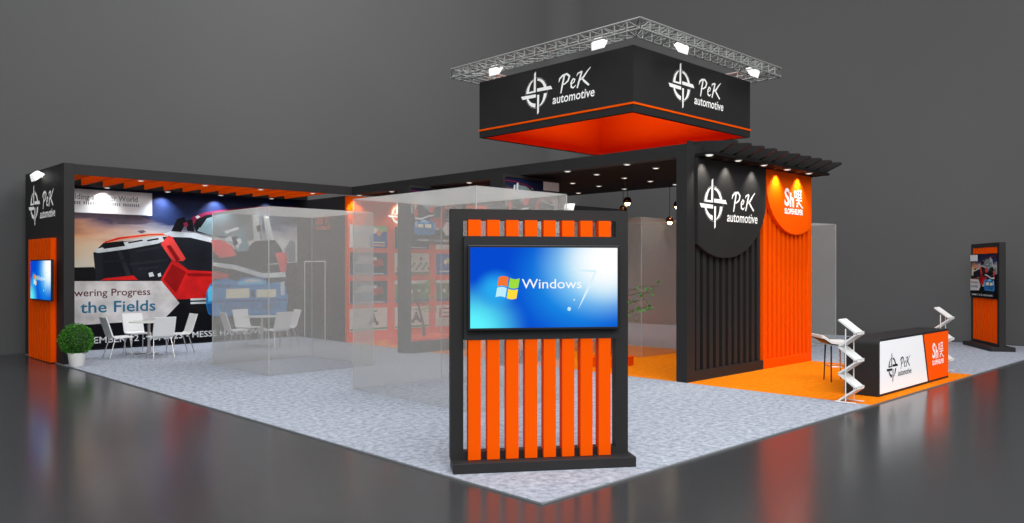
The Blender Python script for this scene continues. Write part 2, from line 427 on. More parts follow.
# ================================================================== printed art of a red tractor and a blue pump
ART=[
('ground', [(0.061, 0.032), (0.061, 0.488), (0.194, 0.5), (0.41, 0.447), (0.616, 0.486), (1.013, 0.545), (1.013, -0.077)]),
('cloud_dark', [(0.106, 0.838), (0.228, 0.854), (0.335, 0.837), (0.384, 0.808), (0.354, 0.787), (0.263, 0.8), (0.194, 0.814), (0.106, 0.795)]),
('cloud_dark', [(0.235, 0.792), (0.317, 0.813), (0.38, 0.801), (0.335, 0.782), (0.256, 0.78)]),
('cloud_dark', [(0.324, 0.739), (0.346, 0.747), (0.358, 0.735), (0.339, 0.724)]),
('black', [(0.106, 0.5), (0.173, 0.506), (0.187, 0.425), (0.16, 0.413), (0.106, 0.414)]),
('grille', [(0.17, 0.594), (0.204, 0.657), (0.41, 0.698), (0.421, 0.665), (0.479, 0.533), (0.456, 0.513), (0.418, 0.414), (0.18, 0.419)]),
('grille2', [(0.204, 0.601), (0.292, 0.622), (0.31, 0.448), (0.204, 0.431)]),
('bar', [(0.253, 0.608), (0.267, 0.612), (0.303, 0.455), (0.285, 0.449)]),
('bar', [(0.296, 0.532), (0.441, 0.56), (0.444, 0.547), (0.296, 0.516)]),
('peach', [(0.204, 0.664), (0.256, 0.697), (0.372, 0.726), (0.433, 0.732), (0.448, 0.716), (0.372, 0.709), (0.27, 0.682), (0.207, 0.651)]),
('red', [(0.207, 0.664), (0.256, 0.694), (0.372, 0.722), (0.433, 0.727), (0.433, 0.72), (0.372, 0.715), (0.263, 0.685), (0.211, 0.658)]),
('silver', [(0.173, 0.6), (0.18, 0.619), (0.278, 0.666), (0.402, 0.711), (0.437, 0.712), (0.433, 0.686), (0.402, 0.661), (0.292, 0.622), (0.187, 0.594)]),
('black', [(0.2, 0.635), (0.204, 0.657), (0.274, 0.673), (0.281, 0.641), (0.207, 0.62)]),
('black', [(0.292, 0.667), (0.343, 0.685), (0.346, 0.676), (0.292, 0.657)]),
('black', [(0.361, 0.683), (0.402, 0.698), (0.406, 0.688), (0.361, 0.673)]),
('bar', [(0.418, 0.705), (0.527, 0.723), (0.62, 0.687), (0.62, 0.445), (0.515, 0.48), (0.471, 0.54)]),
('grille', [(0.46, 0.7), (0.527, 0.71), (0.616, 0.673), (0.616, 0.472), (0.519, 0.486), (0.487, 0.567)]),
('silver', [(0.421, 0.725), (0.448, 0.743), (0.547, 0.738), (0.62, 0.704), (0.62, 0.673), (0.527, 0.706), (0.456, 0.707)]),
('red2', [(0.412, 0.658), (0.442, 0.716), (0.456, 0.707), (0.509, 0.563), (0.499, 0.547), (0.456, 0.547)]),
('red', [(0.412, 0.421), (0.444, 0.52), (0.456, 0.553), (0.479, 0.54), (0.519, 0.486), (0.62, 0.476), (0.62, 0.293), (0.464, 0.29)]),
('red_dark', [(0.456, 0.527), (0.511, 0.473), (0.471, 0.333), (0.423, 0.424)]),
('red', [(0.194, 0.422), (0.207, 0.434), (0.31, 0.452), (0.328, 0.422)]),
('black', [(0.539, 0.812), (0.567, 0.862), (0.646, 0.903), (0.671, 0.877), (0.714, 0.697), (0.616, 0.721), (0.551, 0.745)]),
('cab_glass', [(0.555, 0.752), (0.587, 0.836), (0.658, 0.876), (0.834, 0.897), (0.834, 0.702), (0.658, 0.723), (0.616, 0.721)]),
('purple', [(0.515, 0.784), (0.535, 0.846), (0.583, 0.88), (0.671, 0.909), (0.824, 0.944), (1.013, 0.957), (1.013, 0.942), (0.824, 0.929), (0.671, 0.891), (0.587, 0.86), (0.551, 0.827), (0.531, 0.757)]),
('black', [(0.452, 0.746), (0.475, 0.828), (0.503, 0.843), (0.511, 0.81), (0.491, 0.742)]),
('black', [(0.515, 0.75), (0.511, 0.817), (0.535, 0.832), (0.543, 0.745)]),
('purple', [(0.499, 0.803), (0.515, 0.811), (0.519, 0.784), (0.503, 0.776)]),
('silver', [(0.547, 0.847), (0.559, 0.858), (0.567, 0.848), (0.555, 0.834)]),
('black', [(0.616, 0.659), (0.735, 0.627), (0.926, 0.633), (0.931, 0.544), (0.692, 0.486), (0.616, 0.445)]),
('red2', [(0.612, 0.693), (0.658, 0.695), (0.701, 0.655), (0.718, 0.585), (0.65, 0.57), (0.62, 0.611)]),
('teal', [(0.658, 0.709), (0.757, 0.742), (0.78, 0.629), (0.727, 0.613), (0.701, 0.669)]),
('silver', [(0.658, 0.695), (0.692, 0.725), (0.735, 0.684), (0.727, 0.627), (0.705, 0.683)]),
('silver', [(0.788, 0.922), (0.815, 0.925), (0.824, 0.673), (0.797, 0.658)]),
('silver', [(0.838, 0.883), (0.861, 0.885), (0.893, 0.683), (0.856, 0.681)]),
('black', [(0.551, 0.813), (0.592, 0.864), (0.604, 0.865), (0.567, 0.773)]),
('greytext', [(0.62, 0.79), (0.718, 0.824), (0.735, 0.783), (0.625, 0.742)]),
('offwhite', [(0.667, 0.758), (0.727, 0.79), (0.731, 0.776), (0.675, 0.738)]),
('black', [(0.697, 0.718), (0.722, 0.726), (0.735, 0.677), (0.709, 0.655)]),
('offwhite', [(0.718, 0.705), (0.735, 0.712), (0.744, 0.677), (0.727, 0.67)]),
('greytext', [(0.753, 0.884), (0.78, 0.9), (0.788, 0.7), (0.762, 0.692)]),
('black', [(0.806, 0.802), (0.824, 0.81), (0.829, 0.767), (0.811, 0.759)]),
('bar', [(0.771, 0.65), (0.802, 0.694), (0.893, 0.705), (0.926, 0.633), (0.917, 0.588), (0.78, 0.579)]),
('red2', [(0.893, 0.61), (0.96, 0.619), (0.938, 0.448), (0.922, 0.449)]),
('smoke', [(0.936, 0.633), (0.964, 0.708), (0.988, 0.694), (0.988, 0.545), (0.955, 0.544)]),
('silver', [(0.616, 0.541), (0.714, 0.521), (0.834, 0.464), (0.94, 0.47), (0.945, 0.433), (0.834, 0.428), (0.718, 0.486), (0.62, 0.514)]),
('red', [(0.62, 0.479), (0.684, 0.458), (0.684, 0.43), (0.62, 0.424)]),
('silver', [(0.527, 0.294), (0.6, 0.294), (0.6, 0.28), (0.527, 0.28)]),
('silver', [(0.527, 0.27), (0.6, 0.27), (0.6, 0.256), (0.527, 0.256)]),
('blue', [(0.592, 0.335), (0.604, 0.38), (0.62, 0.41), (0.675, 0.43), (0.718, 0.408), (0.749, 0.436), (0.834, 0.435), (0.861, 0.391), (0.917, 0.397), (0.945, 0.367), (0.945, 0.323), (0.955, 0.293), (0.945, 0.175), (0.926, 0.154), (0.629, 0.161), (0.6, 0.184), (0.589, 0.253)]),
('grille', [(0.18, 0.538), (0.292, 0.558), (0.292, 0.545), (0.18, 0.525)]),
('bar', [(0.317, 0.616), (0.41, 0.645), (0.414, 0.632), (0.321, 0.6)]),
('bar', [(0.328, 0.5), (0.402, 0.513), (0.402, 0.5), (0.328, 0.484)]),
('silver', [(0.365, 0.467), (0.38, 0.474), (0.387, 0.447), (0.369, 0.441)]),
('silver', [(0.399, 0.461), (0.41, 0.47), (0.414, 0.447), (0.402, 0.441)]),
('red_dark', [(0.511, 0.466), (0.62, 0.462), (0.62, 0.445), (0.519, 0.446)]),
('red_dark', [(0.433, 0.646), (0.448, 0.653), (0.487, 0.554), (0.471, 0.547)]),
('blue_dark', [(0.625, 0.389), (0.701, 0.381), (0.701, 0.363), (0.625, 0.369)]),
('blue_light', [(0.718, 0.394), (0.749, 0.415), (0.834, 0.413), (0.852, 0.384), (0.735, 0.38)]),
('black', [(0.784, 0.343), (0.797, 0.342), (0.797, 0.292), (0.784, 0.293)]),
('black', [(0.684, 0.349), (0.692, 0.349), (0.692, 0.339), (0.684, 0.339)]),
('black', [(0.749, 0.347), (0.757, 0.347), (0.757, 0.336), (0.749, 0.337)]),
('black', [(0.815, 0.338), (0.824, 0.338), (0.824, 0.327), (0.815, 0.327)]),
('blue_light', [(0.596, 0.349), (0.608, 0.376), (0.62, 0.376), (0.62, 0.279), (0.6, 0.266)]),
('blue_dark', [(0.592, 0.253), (0.62, 0.258), (0.62, 0.168), (0.6, 0.19)]),
('blue_dark', [(0.62, 0.275), (0.945, 0.275), (0.945, 0.256), (0.62, 0.258)]),
('silver', [(0.749, 0.415), (0.78, 0.425), (0.829, 0.417), (0.811, 0.399), (0.757, 0.4)]),
('cream', [(0.673, 0.353), (0.775, 0.357), (0.775, 0.289), (0.673, 0.287)]),
('cream', [(0.806, 0.346), (0.896, 0.346), (0.896, 0.288), (0.806, 0.288)]),
('silver', [(0.917, 0.397), (0.936, 0.404), (0.936, 0.301), (0.917, 0.302)]),
('arrow', [(0.061, 0.421), (0.414, 0.414), (0.483, 0.265), (0.421, 0.159), (0.061, 0.144)]),
('foot', [(0.061, 0.144), (0.421, 0.159), (0.483, 0.265), (0.527, 0.216), (0.62, 0.168), (1.013, 0.155), (1.013, -0.204), (0.061, -0.071)]),
]

def clip_poly(p, x0, x1, z0, z1):
    for ax, lim, sg in ((0, x0, 1), (0, x1, -1), (1, z0, 1), (1, z1, -1)):
        out = []
        for i in range(len(p)):
            a, b = p[i - 1], p[i]
            ia = (a[ax] - lim) * sg >= 0; ib = (b[ax] - lim) * sg >= 0
            if ia != ib:
                t = (lim - a[ax]) / (b[ax] - a[ax])
                out.append((a[0] + (b[0] - a[0]) * t, a[1] + (b[1] - a[1]) * t))
            if ib: out.append(b)
        p = out
        if len(p) < 3: return []
    return p
def machine_print(parent, name, w, h, mirror=False, wide=True, text=True):
    # local x 0..w, z 0..h, face looks along -y
    mb = MB(); mb.poly([(0, 0), (w, 0), (w, h), (0, h)], 0, 'sky'); mb.box(0, w, 0.001, 0.012, 0, h, 'p_black')
    def fx(x):
        x = (x if x > 0.115 else (x if x < 0 else 0.0)) if wide else (x - 0.1) / 0.9
        return 1 - x if mirror else x
    y = 0
    for n, p in ART:
        y -= 0.0004
        q = clip_poly([(fx(a), b) for a, b in p], 0, 1, 0, 1)
        if q: mb.poly([(a * w, b * h) for a, b in q], y, 'p_' + n)
    y -= 0.0008
    def rect(a, b, c, d, m):
        q = [(fx(a), c), (fx(b), c), (fx(b), d), (fx(a), d)]
        mb.poly([(s * w, t * h) for s, t in q], y, m)
    for k in range(12):
        a = 0.1 if not wide else 0.06
    rect(0.06 if wide else 0.1, 0.378, 0.842, 0.988, 'p_offwhite')
    y -= 0.0008
    def tx(s, a, b, z, hh, m, bold=0.01):
        a, b = (fx(a), fx(b)) if not mirror else (fx(b), fx(a))
        put_text(mb, s, a * w, b * w, z * h, hh * h, y, m, bold)
    def rx(v): return v
    if wide:
        tx('Building a Better World', 0.1151 - 0.055, 0.325, 0.925, 0.034, 'p_greytext') if False else put_text(mb, 'Building a Better World', 0.075 * w, 0.325 * w, 0.925 * h, 0.034 * h, y, 'p_greytext', 0.015)
        for k in range(34):
            if k % 9 != 7: mb.poly([((0.075 + k * 0.0076) * w, 0.893 * h), ((0.0795 + k * 0.0076) * w, 0.893 * h), ((0.0795 + k * 0.0076) * w, 0.912 * h), ((0.075 + k * 0.0076) * w, 0.912 * h)], y, 'p_greytext')
        put_text(mb, 'Powering Progress', 0.064 * w, 0.372 * w, 0.325 * h, 0.045 * h, y, 'p_maroon', 0.008)
        put_text(mb, 'in the Fields', 0.06 * w, 0.391 * w, 0.222 * h, 0.070 * h, y, 'p_petrol', 0.012)
        put_text(mb, 'VANE PUMPS', 0.648 * w, 0.92 * w, 0.193 * h, 0.055 * h, y, 'p_vane', 0.008)
        put_text(mb, 'NOVEMBER 12 - 18, 2023 - MESSE HANNOVER', 0.086 * w, 0.856 * w, 0.03 * h, 0.040 * h, y, 'p_offwhite', 0.008)
    else:
        tx('Powering Progress', 0.12, 0.372, 0.325, 0.045, 'p_maroon')
        tx('in the Fields', 0.12, 0.38, 0.222, 0.07, 'p_petrol')
        tx('VANE PUMPS', 0.648, 0.92, 0.193, 0.055, 'p_vane')
        tx('NOVEMBER 12 - 18, 2023 - MESSE HANNOVER', 0.16, 0.9, 0.04, 0.035, 'p_offwhite')
    return mb.build(name, parent)

# ================================================================== downlights
def make_downlight():
    t = thing('downlight', (0, 0, 0), 0, '', 'light')
    MB().lathe([(0.062, -0.004), (0.066, 0.0), (0.066, 0.012)], 'white', n=20).build('ring', t, True)
    MB().lathe([(0.044, -0.006), (0.046, -0.002)], 'glow', n=20).build('lens', t)
    return t
dl0 = make_downlight(); dl_used = [False]
def downlight(x, y, z, label, group):
    o = dl0 if not dl_used[0] else copy_tree(dl0)
    dl_used[0] = True
    o.location = (x, y, z - 0.013); o['label'] = label; o['group'] = group
    return o

# ================================================================== left wing: end tower, back wall, banner, canopy
t = thing('end_tower', (0, 15.3, 0), -math.pi / 2, 'tall charcoal end tower at the left of the stand with orange ribs and white logo', 'exhibition wall')
# local x runs from the rear (0) to the front (2.65), local -y looks out to the left
MB().box(0, 2.75, 0, 0.19, GZ, 3.86, 'black').build('wall_panel', t, bevel=0.006)
rb = MB().box(0.60, 2.27, -0.008, 0, GZ, 2.44, 'orange')
n = 9
for k in range(n):
    x = 0.60 + k * 1.67 / n
    rb.box(x, x + 0.11, -0.085, -0.008, GZ, 2.44, 'orange')
rb.build('rib_cladding', t)
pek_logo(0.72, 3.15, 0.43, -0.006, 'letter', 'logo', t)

def monitor(name, loc, rz, w, h, label, depth=0.046):
    t = thing(name, loc, rz, label, 'screen')
    b = 0.022
    MB().box(-w / 2 - b, w / 2 + b, 0, depth, -h / 2 - b, h / 2 + b, 'bezel').build('housing', t, bevel=0.006)
    s = MB().poly([(-w / 2, -h / 2), (w / 2, -h / 2), (w / 2, h / 2), (-w / 2, h / 2)], -0.002, 'screen').build('display', t)
    f = MB(); cx, cz, q = -w * 0.252, -h * 0.0, h * 0.125
    def pane(a, b_, m):
        pts = []
        u0, u1 = (-1.0, -0.07) if a == 0 else (0.07, 1.0); v0, v1 = (0.07, 1.0) if b_ == 0 else (-1.0, -0.07)
        def wv(u, v): return (cx + (u + 0.16 * v) * q * 1.05, cz + (v + 0.13 * math.sin(u * 3.0) * -1 - 0.05 * u) * q)
        for k in range(7): pts.append(wv(u0 + (u1 - u0) * k / 6, v0))
        for k in range(7): pts.append(wv(u1 + (u0 - u1) * k / 6, v1))
        f.poly(pts, -0.004, m)
    pane(0, 0, 'scr_red'); pane(1, 0, 'scr_green'); pane(0, 1, 'scr_blue'); pane(1, 1, 'scr_yellow')
    f.build('emblem', t)
    f = MB(); put_text(f, 'Windows', -w * 0.157, w * 0.25, -h * 0.01, h * 0.12, -0.004, 'scr_white', 0.0)
    f.build('lettering', t)
    f = MB()
    f.poly([(w * .185, h * .235), (w * .355, h * .215), (w * .34, h * .19), (w * .24, h * .205)], -0.0035, 'scr_seven')
    f.poly([(w * .355, h * .215), (w * .34, h * .19), (w * .27, -h * .08), (w * .225, -h * .28), (w * .25, -h * .2), (w * .31, 0)], -0.0035, 'scr_seven')
    f.poly([(w * (.165 + .014 * math.cos(k)), h * (-.27 + .028 * math.sin(k))) for k in range(6)], -0.004, 'scr_pale')
    f.poly([(w * (.2 + .006 * math.cos(k)), h * (-.155 + .014 * math.sin(k))) for k in range(6)], -0.004, 'scr_pale')
    f.build('numeral', t)
    return t
monitor('wall_monitor', (-0.14, 13.58, 1.612), -math.pi / 2, 1.44, 0.765, 'small blue desktop screen on the orange ribs of the left end tower')

def floodlight(loc, rz, tilt, label, group=None, s=1.0, reach=0.22):
    t = thing('floodlight', loc, rz, label, 'light', group)
    # hangs on an arm reaching out along local -y and looks back at the wall
    MB().tube([(0, 0, 0), (0, -reach, 0.02)], 0.014 * s, 'flood', 6).build('arm', t)
    h = MB(); c, sn = math.cos(tilt), math.sin(tilt)
    def tr(p): return (p[0] * s, -reach + (p[1] * c - p[2] * sn) * s, 0.0 + (p[1] * sn + p[2] * c) * s)
    w0, w1, hh0, hh1, d = 0.10, 0.17, 0.07, 0.12, 0.10
    vs = [tr(p) for p in [(-w0, -d, -hh0), (w0, -d, -hh0), (w0, -d, hh0), (-w0, -d, hh0), (-w1, 0.04, -hh1), (w1, 0.04, -hh1), (w1, 0.04, hh1), (-w1, 0.04, hh1)]]
    h.add(vs, [(0, 1, 2, 3), (7, 6, 5, 4), (0, 4, 5, 1), (1, 5, 6, 2), (2, 6, 7, 3), (3, 7, 4, 0)], 'flood')
    h.build('housing', t, bevel=0.008)
    g = MB(); g.add([tr(p) for p in [(-0.15, 0.043, -0.1), (0.15, 0.043, -0.1), (0.15, 0.043, 0.1), (-0.15, 0.043, 0.1)]], [(0, 1, 2, 3)], 'glow'); g.build('lamp_face', t)
    return t
floodlight((0.0, 13.98, 3.70), -math.pi / 2, R(-50), 'white floodlight clamped above the logo of the left end tower', None, 0.95, 0.1)

t = thing('backdrop_wall', (0.19, 15.12, 0), 0, 'charcoal back wall behind the left lounge carrying the tractor banner', 'exhibition wall')
MB().box(0, 6.24, 0.0, 0.12, GZ, 3.85, 'darkpanel').build('wall_panel', t)
b = machine_print(None, 'printed_banner', 6.12, 3.6); b.location = (0.25, 15.105, 0.05)
tag(b, 'huge printed banner of a red tractor with a grey arrow reading Powering Progress', 'banner')

t = thing('lounge_canopy', (0, 12.55, 3.65), 0, 'charcoal canopy with orange fins over the left lounge', 'canopy')
MB().box(0.19, 6.43, 0, 0.06, 0, 0.2, 'black').build('fascia_beam', t)
MB().box(0.19, 6.43, 2.13, 2.57, 0.0, 0.2, 'black2').build('soffit', t)
for k in range(13):
    x = 0.48 + k * 0.44
    MB().box(x, x + 0.05, 0.06, 2.13, 0.0, 0.184, 'orange').build('fin', t)
rows = ['first', 'second', 'third', 'fourth']
for i, x in enumerate((1.48, 2.82, 4.11, 5.45)):
    downlight(x, 12.74, 3.65, rows[i] + ' downlight from the left in the front beam of the lounge canopy', 'front beam downlights of the left lounge')
for i, x in enumerate((1.48, 2.81, 4.10, 5.45)):
    downlight(x, 14.78, 3.65, rows[i] + ' downlight from the left close above the tractor banner', 'banner downlights of the left lounge')
    spot('banner_spot', (x, 14.93, 3.63), (x, 15.02, 2.6), 110 if i in (1, 2) else 40, 112, 0.9, (1, 1, 1) if i in (0, 3) else (0.75, 0.85, 1.0))

# ------------------------------------------------------------------ storage cabin and orange poster wall
t = thing('storage_cabin', (X1, 15.12, 0), -math.pi / 2, 'charcoal cabin side wall with a narrow flush door beside the tractor banner', 'cabin')
MB().box(0, 2.3, 0, 0.1, GZ, 3.65, 'darkpanel').build('wall_panel', t)
d = MB(); 
for a in ((0.30, 0.325, GZ, 2.03), (1.315, 1.34, GZ, 2.03), (0.30, 1.34, 2.01, 2.035)):
    d.box(a[0], a[1], -0.012, 0, a[2], a[3], 'white')
d.box(0.325, 1.315, -0.004, 0, GZ, 2.01, 'darkpanel')
dd = d.build('door', t)
MB().tube([(1.23, -0.005, 1.0), (1.23, -0.05, 1.0), (1.11, -0.05, 1.0)], 0.01, 'chrome', 6).build('handle', dd)
sh_logo(0.86, 2.98, 0.72, -0.006, 'letter_orange', 'logo', t)
YO = 12.72
t = thing('poster_wall', (6.40, YO, 0), 0, 'orange wall of posters at the rear beyond the frosted boxes', 'exhibition wall')
MB().box(0, 4.7, 0, 0.1, GZ, 3.64, 'orange').build('wall_panel', t)
pek_logo(1.55, 3.23, 0.33, -0.004, 'letter', 'logo', t)

def poster(x, z, kind, label):
    w, h = 1.13, 0.57
    mb = MB(); mb.box(0, w, 0, 0.015, 0, h, 'p_paper'); Y = [-0.001]
    def P(pts, m):
        Y[0] -= 0.0008; mb.poly([(a * w, b * h) for a, b in pts], Y[0], 'p_' + m)
    def Rr(a, b, c, d, m): P([(a, c), (b, c), (b, d), (a, d)], m)
    def disc(cx, cz, r, m): P([(cx + r * math.cos(k * math.pi / 6) * h / w, cz + r * math.sin(k * math.pi / 6)) for k in range(12)], m)
    if kind == 'colour':
        P([(0.55, 1), (1, 1), (1, 0.6), (0.75, 0.85)], 'lime'); P([(0.5, 0.55), (0.75, 0.7), (1, 0.75), (1, 0), (0.55, 0)], 'pblue')
        disc(0.77, 0.68, 0.14, 'peach'); Rr(0.62, 0.93, 0.08, 0.16, 'peach'); Rr(0.62, 0.93, 0.22, 0.28, 'cream'); Rr(0.08, 0.4, 0.62, 0.68, 'blue_light'); Rr(0.08, 0.45, 0.5, 0.54, 'greytext')
    elif kind == 'dark':
        Rr(0, 1, 0, 1, 'pdark'); P([(0.1, 0.5), (0.3, 0.85), (0.7, 0.8), (0.8, 0.5)], 'silver'); P([(0.55, 0.62), (0.85, 0.75), (0.9, 0.4), (0.6, 0.35)], 'pred')
        Rr(0.15, 0.6, 0.25, 0.45, 'blue'); disc(0.25, 0.3, 0.14, 'black'); disc(0.8, 0.3, 0.16, 'black'); Rr(0, 1, 0, 0.12, 'blue_dark'); Rr(0.1, 0.9, 0.04, 0.08, 'offwhite')
    elif kind == 'figure':
        disc(0.62, 0.68, 0.08, 'figure'); P([(0.56, 0.6), (0.68, 0.6), (0.72, 0.35), (0.52, 0.35)], 'figure'); disc(0.52, 0.32, 0.09, 'pdark'); disc(0.72, 0.32, 0.09, 'pdark')
        P([(0.5, 0.85), (0.74, 0.93), (0.7, 0.82)], 'green'); Rr(0.08, 0.36, 0.7, 0.74, 'greytext'); Rr(0.08, 0.32, 0.6, 0.63, 'greytext'); Rr(0, 1, 0.04, 0.12, 'green')
    elif kind == 'field':
        for k in range(16): disc(0.08 + 0.06 * k, 0.28 + 0.12 * ((k * 7) % 3), 0.07, ('figure', 'olive', 'green')[k % 3])
        Rr(0, 1, 0, 0.14, 'olive'); Rr(0.1, 0.5, 0.8, 0.86, 'greytext'); disc(0.75, 0.75, 0.08, 'pred')
    elif kind == 'yellow':
        Rr(0, 1, 0, 1, 'pblue')
        for k in range(7): disc(0.3 + 0.08 * k, 0.6 + 0.1 * math.sin(k * 2), 0.12, 'yellow' if k % 2 else 'cream')
        Rr(0.1, 0.6, 0.12, 0.18, 'offwhite')
    elif kind == 'garden':
        Rr(0, 1, 0.1, 0.85, 'olive'); Rr(0.05, 0.6, 0.86, 0.97, 'offwhite')
        for k in range(12): disc(0.1 + 0.075 * k, 0.3 + 0.2 * ((k * 5) % 3), 0.09, ('green', 'figure', 'paper')[k % 3])
        Rr(0, 1, 0, 0.1, 'blue_dark')
    elif kind == 'frame':
        Rr(0, 1, 0, 0.4, 'silver'); Rr(0.1, 0.9, 0.42, 0.88, 'pred'); Rr(0.16, 0.84, 0.5, 0.8, 'paper'); Rr(0.2, 0.7, 0.6, 0.68, 'greytext')
    o = mb.build('poster'); o.location = (x, YO - 0.016, z)
    tag(o, label, 'poster', 'posters on the orange wall')
desc = {'colour': 'white poster with a blue and lime picture', 'dark': 'dark poster of a machine', 'figure': 'white poster with a grey figure above a green line',
        'field': 'pale poster of a leafy field', 'yellow': 'blue poster with yellow shapes', 'garden': 'olive garden poster with white heading', 'frame': 'silver poster with a red framed box'}
kinds = [['colour', 'dark', 'dark', 'figure'], ['dark', 'field', 'garden', 'figure'], ['colour', 'yellow', 'garden', 'frame']]
rown = ['top', 'second', 'third', 'bottom']; coln = ['leftmost', 'middle', 'right']
for c in range(3):
    for r in range(4):
        poster(6.46 + 1.37 * c, (2.36, 1.67, 0.95, 0.26)[r], kinds[c][r], '%s, %s row of the %s column' % (desc[kinds[c][r]], rown[r], coln[c]))
for i, x in enumerate((6.60, 7.95)):
    spot('poster_spot', (x, 12.52, 3.62), (x, YO - 0.05, 2.7), 34, 100, 0.5, (1, 0.93, 0.75))

# ================================================================== roof over the orange strip
t = thing('hall_canopy', (X1, 3.1, 3.65), 0, 'long flat charcoal roof over the orange strip of the stand', 'canopy')
MB().box(0, 0.22, 0, 9.45, 0, 0.2, 'black').build('fascia_beam', t)
MB().box(0.22, 4.08, 0.0, 9.45, 0.01, 0.19, 'black2').build('ceiling_panel', t)
ys = (4.18, 5.555, 6.93, 8.305, 9.68, 11.05, 12.40)
yn = ('first', 'second', 'third', 'fourth', 'fifth', 'sixth', 'seventh')
for j, y in enumerate(ys):
    for i, x in enumerate((6.54, 7.385, 8.25, 9.12, 10.02)):
        downlight(x, y, 3.65 if i == 0 else 3.66, 'round downlight in the %s cross row behind the logo wall, %s from the left edge' % (yn[j], yn[i]), 'ceiling downlights over the orange strip')
for x, y in ((7.4, 4.9), (9.1, 4.9), (8.2, 7.6), (8.2, 10.4), (9.6, 11.4)):
    spot('ceiling_spot', (x, y, 3.6), (x, y, 0), 90, 120, 0.9, (1, 0.96, 0.9), 0.1)

# ================================================================== logo walls
Yp = 2.90
def ribs(mb, x0, x1, pitch, m, z0, z1, y):
    n = int((x1 - x0) / pitch); p = (x1 - x0) / n
    for k in range(n):
        a = x0 + k * p + p * 0.22
        mb.box(a, a + p * 0.52, y - 0.11, y, z0, z1, m)
t = thing('logo_wall', (X1, Yp, 0), 0, 'charcoal ribbed wall with rounded panel and white logo behind the counter', 'exhibition wall')
MB().box(0, 2.48, 0.14, 0.2, GZ, 3.85, 'black').box(0, 0.235, 0, 0.14, GZ, 3.85, 'black').box(0.235, 2.48, 0, 0.14, 3.66, 3.85, 'black').box(0.235, 2.48, 0, 0.14, GZ, 0.17, 'black').build('wall_frame', t)
m_ = MB(); ribs(m_, 0.28, 2.46, 0.19, 'black', 0.17, 3.65, 0.139); m_.build('rib_cladding', t)
def dome(w0, w1, cx, zc, a, b, ztop, m, y0, y1):
    pts = [(w0, ztop)]
    n = 36
    arc = []
    for k in range(n + 1):
        an = math.pi + math.pi * k / n
        arc.append((cx + a * math.cos(an), zc + b * math.sin(an)))
    arc = [p for p in arc if w0 <= p[0] <= w1]
    # where the outline meets the straight sides
    def zat(x):
        q = 1 - ((x - cx) / a) ** 2
        return zc - b * math.sqrt(max(0, q))
    pts = [(w0, ztop), (w0, zat(w0))] + arc + [(w1, zat(w1)), (w1, ztop)]
    return MB().prism(pts, 'y', y0, y1, m)
dome(0.24, 2.475, 1.08, 3.15, 1.42, 1.13, 3.65, 'black', -0.05, 0.025).build('rounded_panel', t)
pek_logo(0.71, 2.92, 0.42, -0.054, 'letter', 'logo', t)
t = thing('orange_wall', (8.91, Yp, 0), 0, 'bright orange ribbed wall with rounded panel and white lettering', 'exhibition wall')
MB().box(0, 1.93, 0.14, 0.2, GZ, 3.66, 'orange').box(1.78, 1.93, 0, 0.14, GZ, 3.65, 'orange').box(0, 0.04, 0, 0.14, GZ, 3.65, 'orange').box(0.04, 1.78, 0, 0.14, GZ, 0.17, 'orange').build('wall_frame', t)
m_ = MB(); ribs(m_, 0.05, 1.77, 0.17, 'orange', 0.17, 3.65, 0.139); m_.build('rib_cladding', t)
dome(0.02, 1.80, 1.16, 3.42, 1.14, 0.93, 3.65, 'orange', -0.05, 0.025).build('rounded_panel', t)
sh_logo(0.70, 3.02, 0.75, -0.054, 'letter', 'logo', t)

t = thing('pergola_canopy', (X1, Yp, 3.65), 0, 'projecting charcoal pergola with slanted fin ends above the logo walls', 'canopy')
MB().box(0.24, 4.42, -0.36, 0.16, 0.012, 0.06, 'black2').build('soffit', t)
for k in range(10):
    x = 0.45 + k * 0.43
    MB().prism([(-0.14, 0.0), (-0.52, 0.17), (-0.6, 0.2), (-0.6, 0.24), (0.16, 0.30), (0.16, 0.0)], 'x', x, x + 0.1, 'black').build('fin', t)
MB().box(0.3, 4.45, 0.165, 0.2, 0.205, 0.30, 'black').build('rear_rail', t)
for i, x in enumerate((6.64, 7.53, 8.40, 9.27, 10.13)):
    downlight(x, 2.62, 3.66, '%s bright downlight from the left under the pergola of the logo walls' % yn[i], 'pergola downlights')
    spot('wall_spot', (x if i else 6.78, 2.73, 3.635), (x if i else 6.8, 2.84, 2.75), 60 if i > 2 else 34, 96, 0.8, (1, 0.96, 0.86))

# ================================================================== display portals
def portal(y0, y1, name_l, ban_l):
    t = thing('display_portal', (5.90, y0, 0), 0, name_l, 'frame')
    d = y1 - y0
    MB().box(0, 0.055, 0, d, GZ, 3.63, 'black').box(1.55, 1.62, 0, d, GZ, 3.63, 'black').box(0.055, 1.55, 0, d, 3.58, 3.63, 'black').build('portal_frame', t, bevel=0.004)
    MB().box(0.055, 1.55, 0, d, GZ, 0.22, 'black').build('plinth', t)
    MB().box(0.055, 1.55, 0.04, d, 2.39, 3.58, 'darkpanel').build('header', t)
    b = machine_print(None, 'header_banner', 1.49, 1.19, mirror=True, wide=False); b.location = (5.958, y0 + 0.024, 2.39)
    tag(b, ban_l, 'banner')
portal(9.53, 9.95, 'charcoal portal frame behind the frosted boxes, the one farther from the logo wall', 'small mirrored tractor and blue pump banner at the top of the farther portal')
portal(6.60, 6.97, 'charcoal portal frame directly behind the slatted totem', 'small mirrored tractor banner at the top of the portal behind the slatted totem')

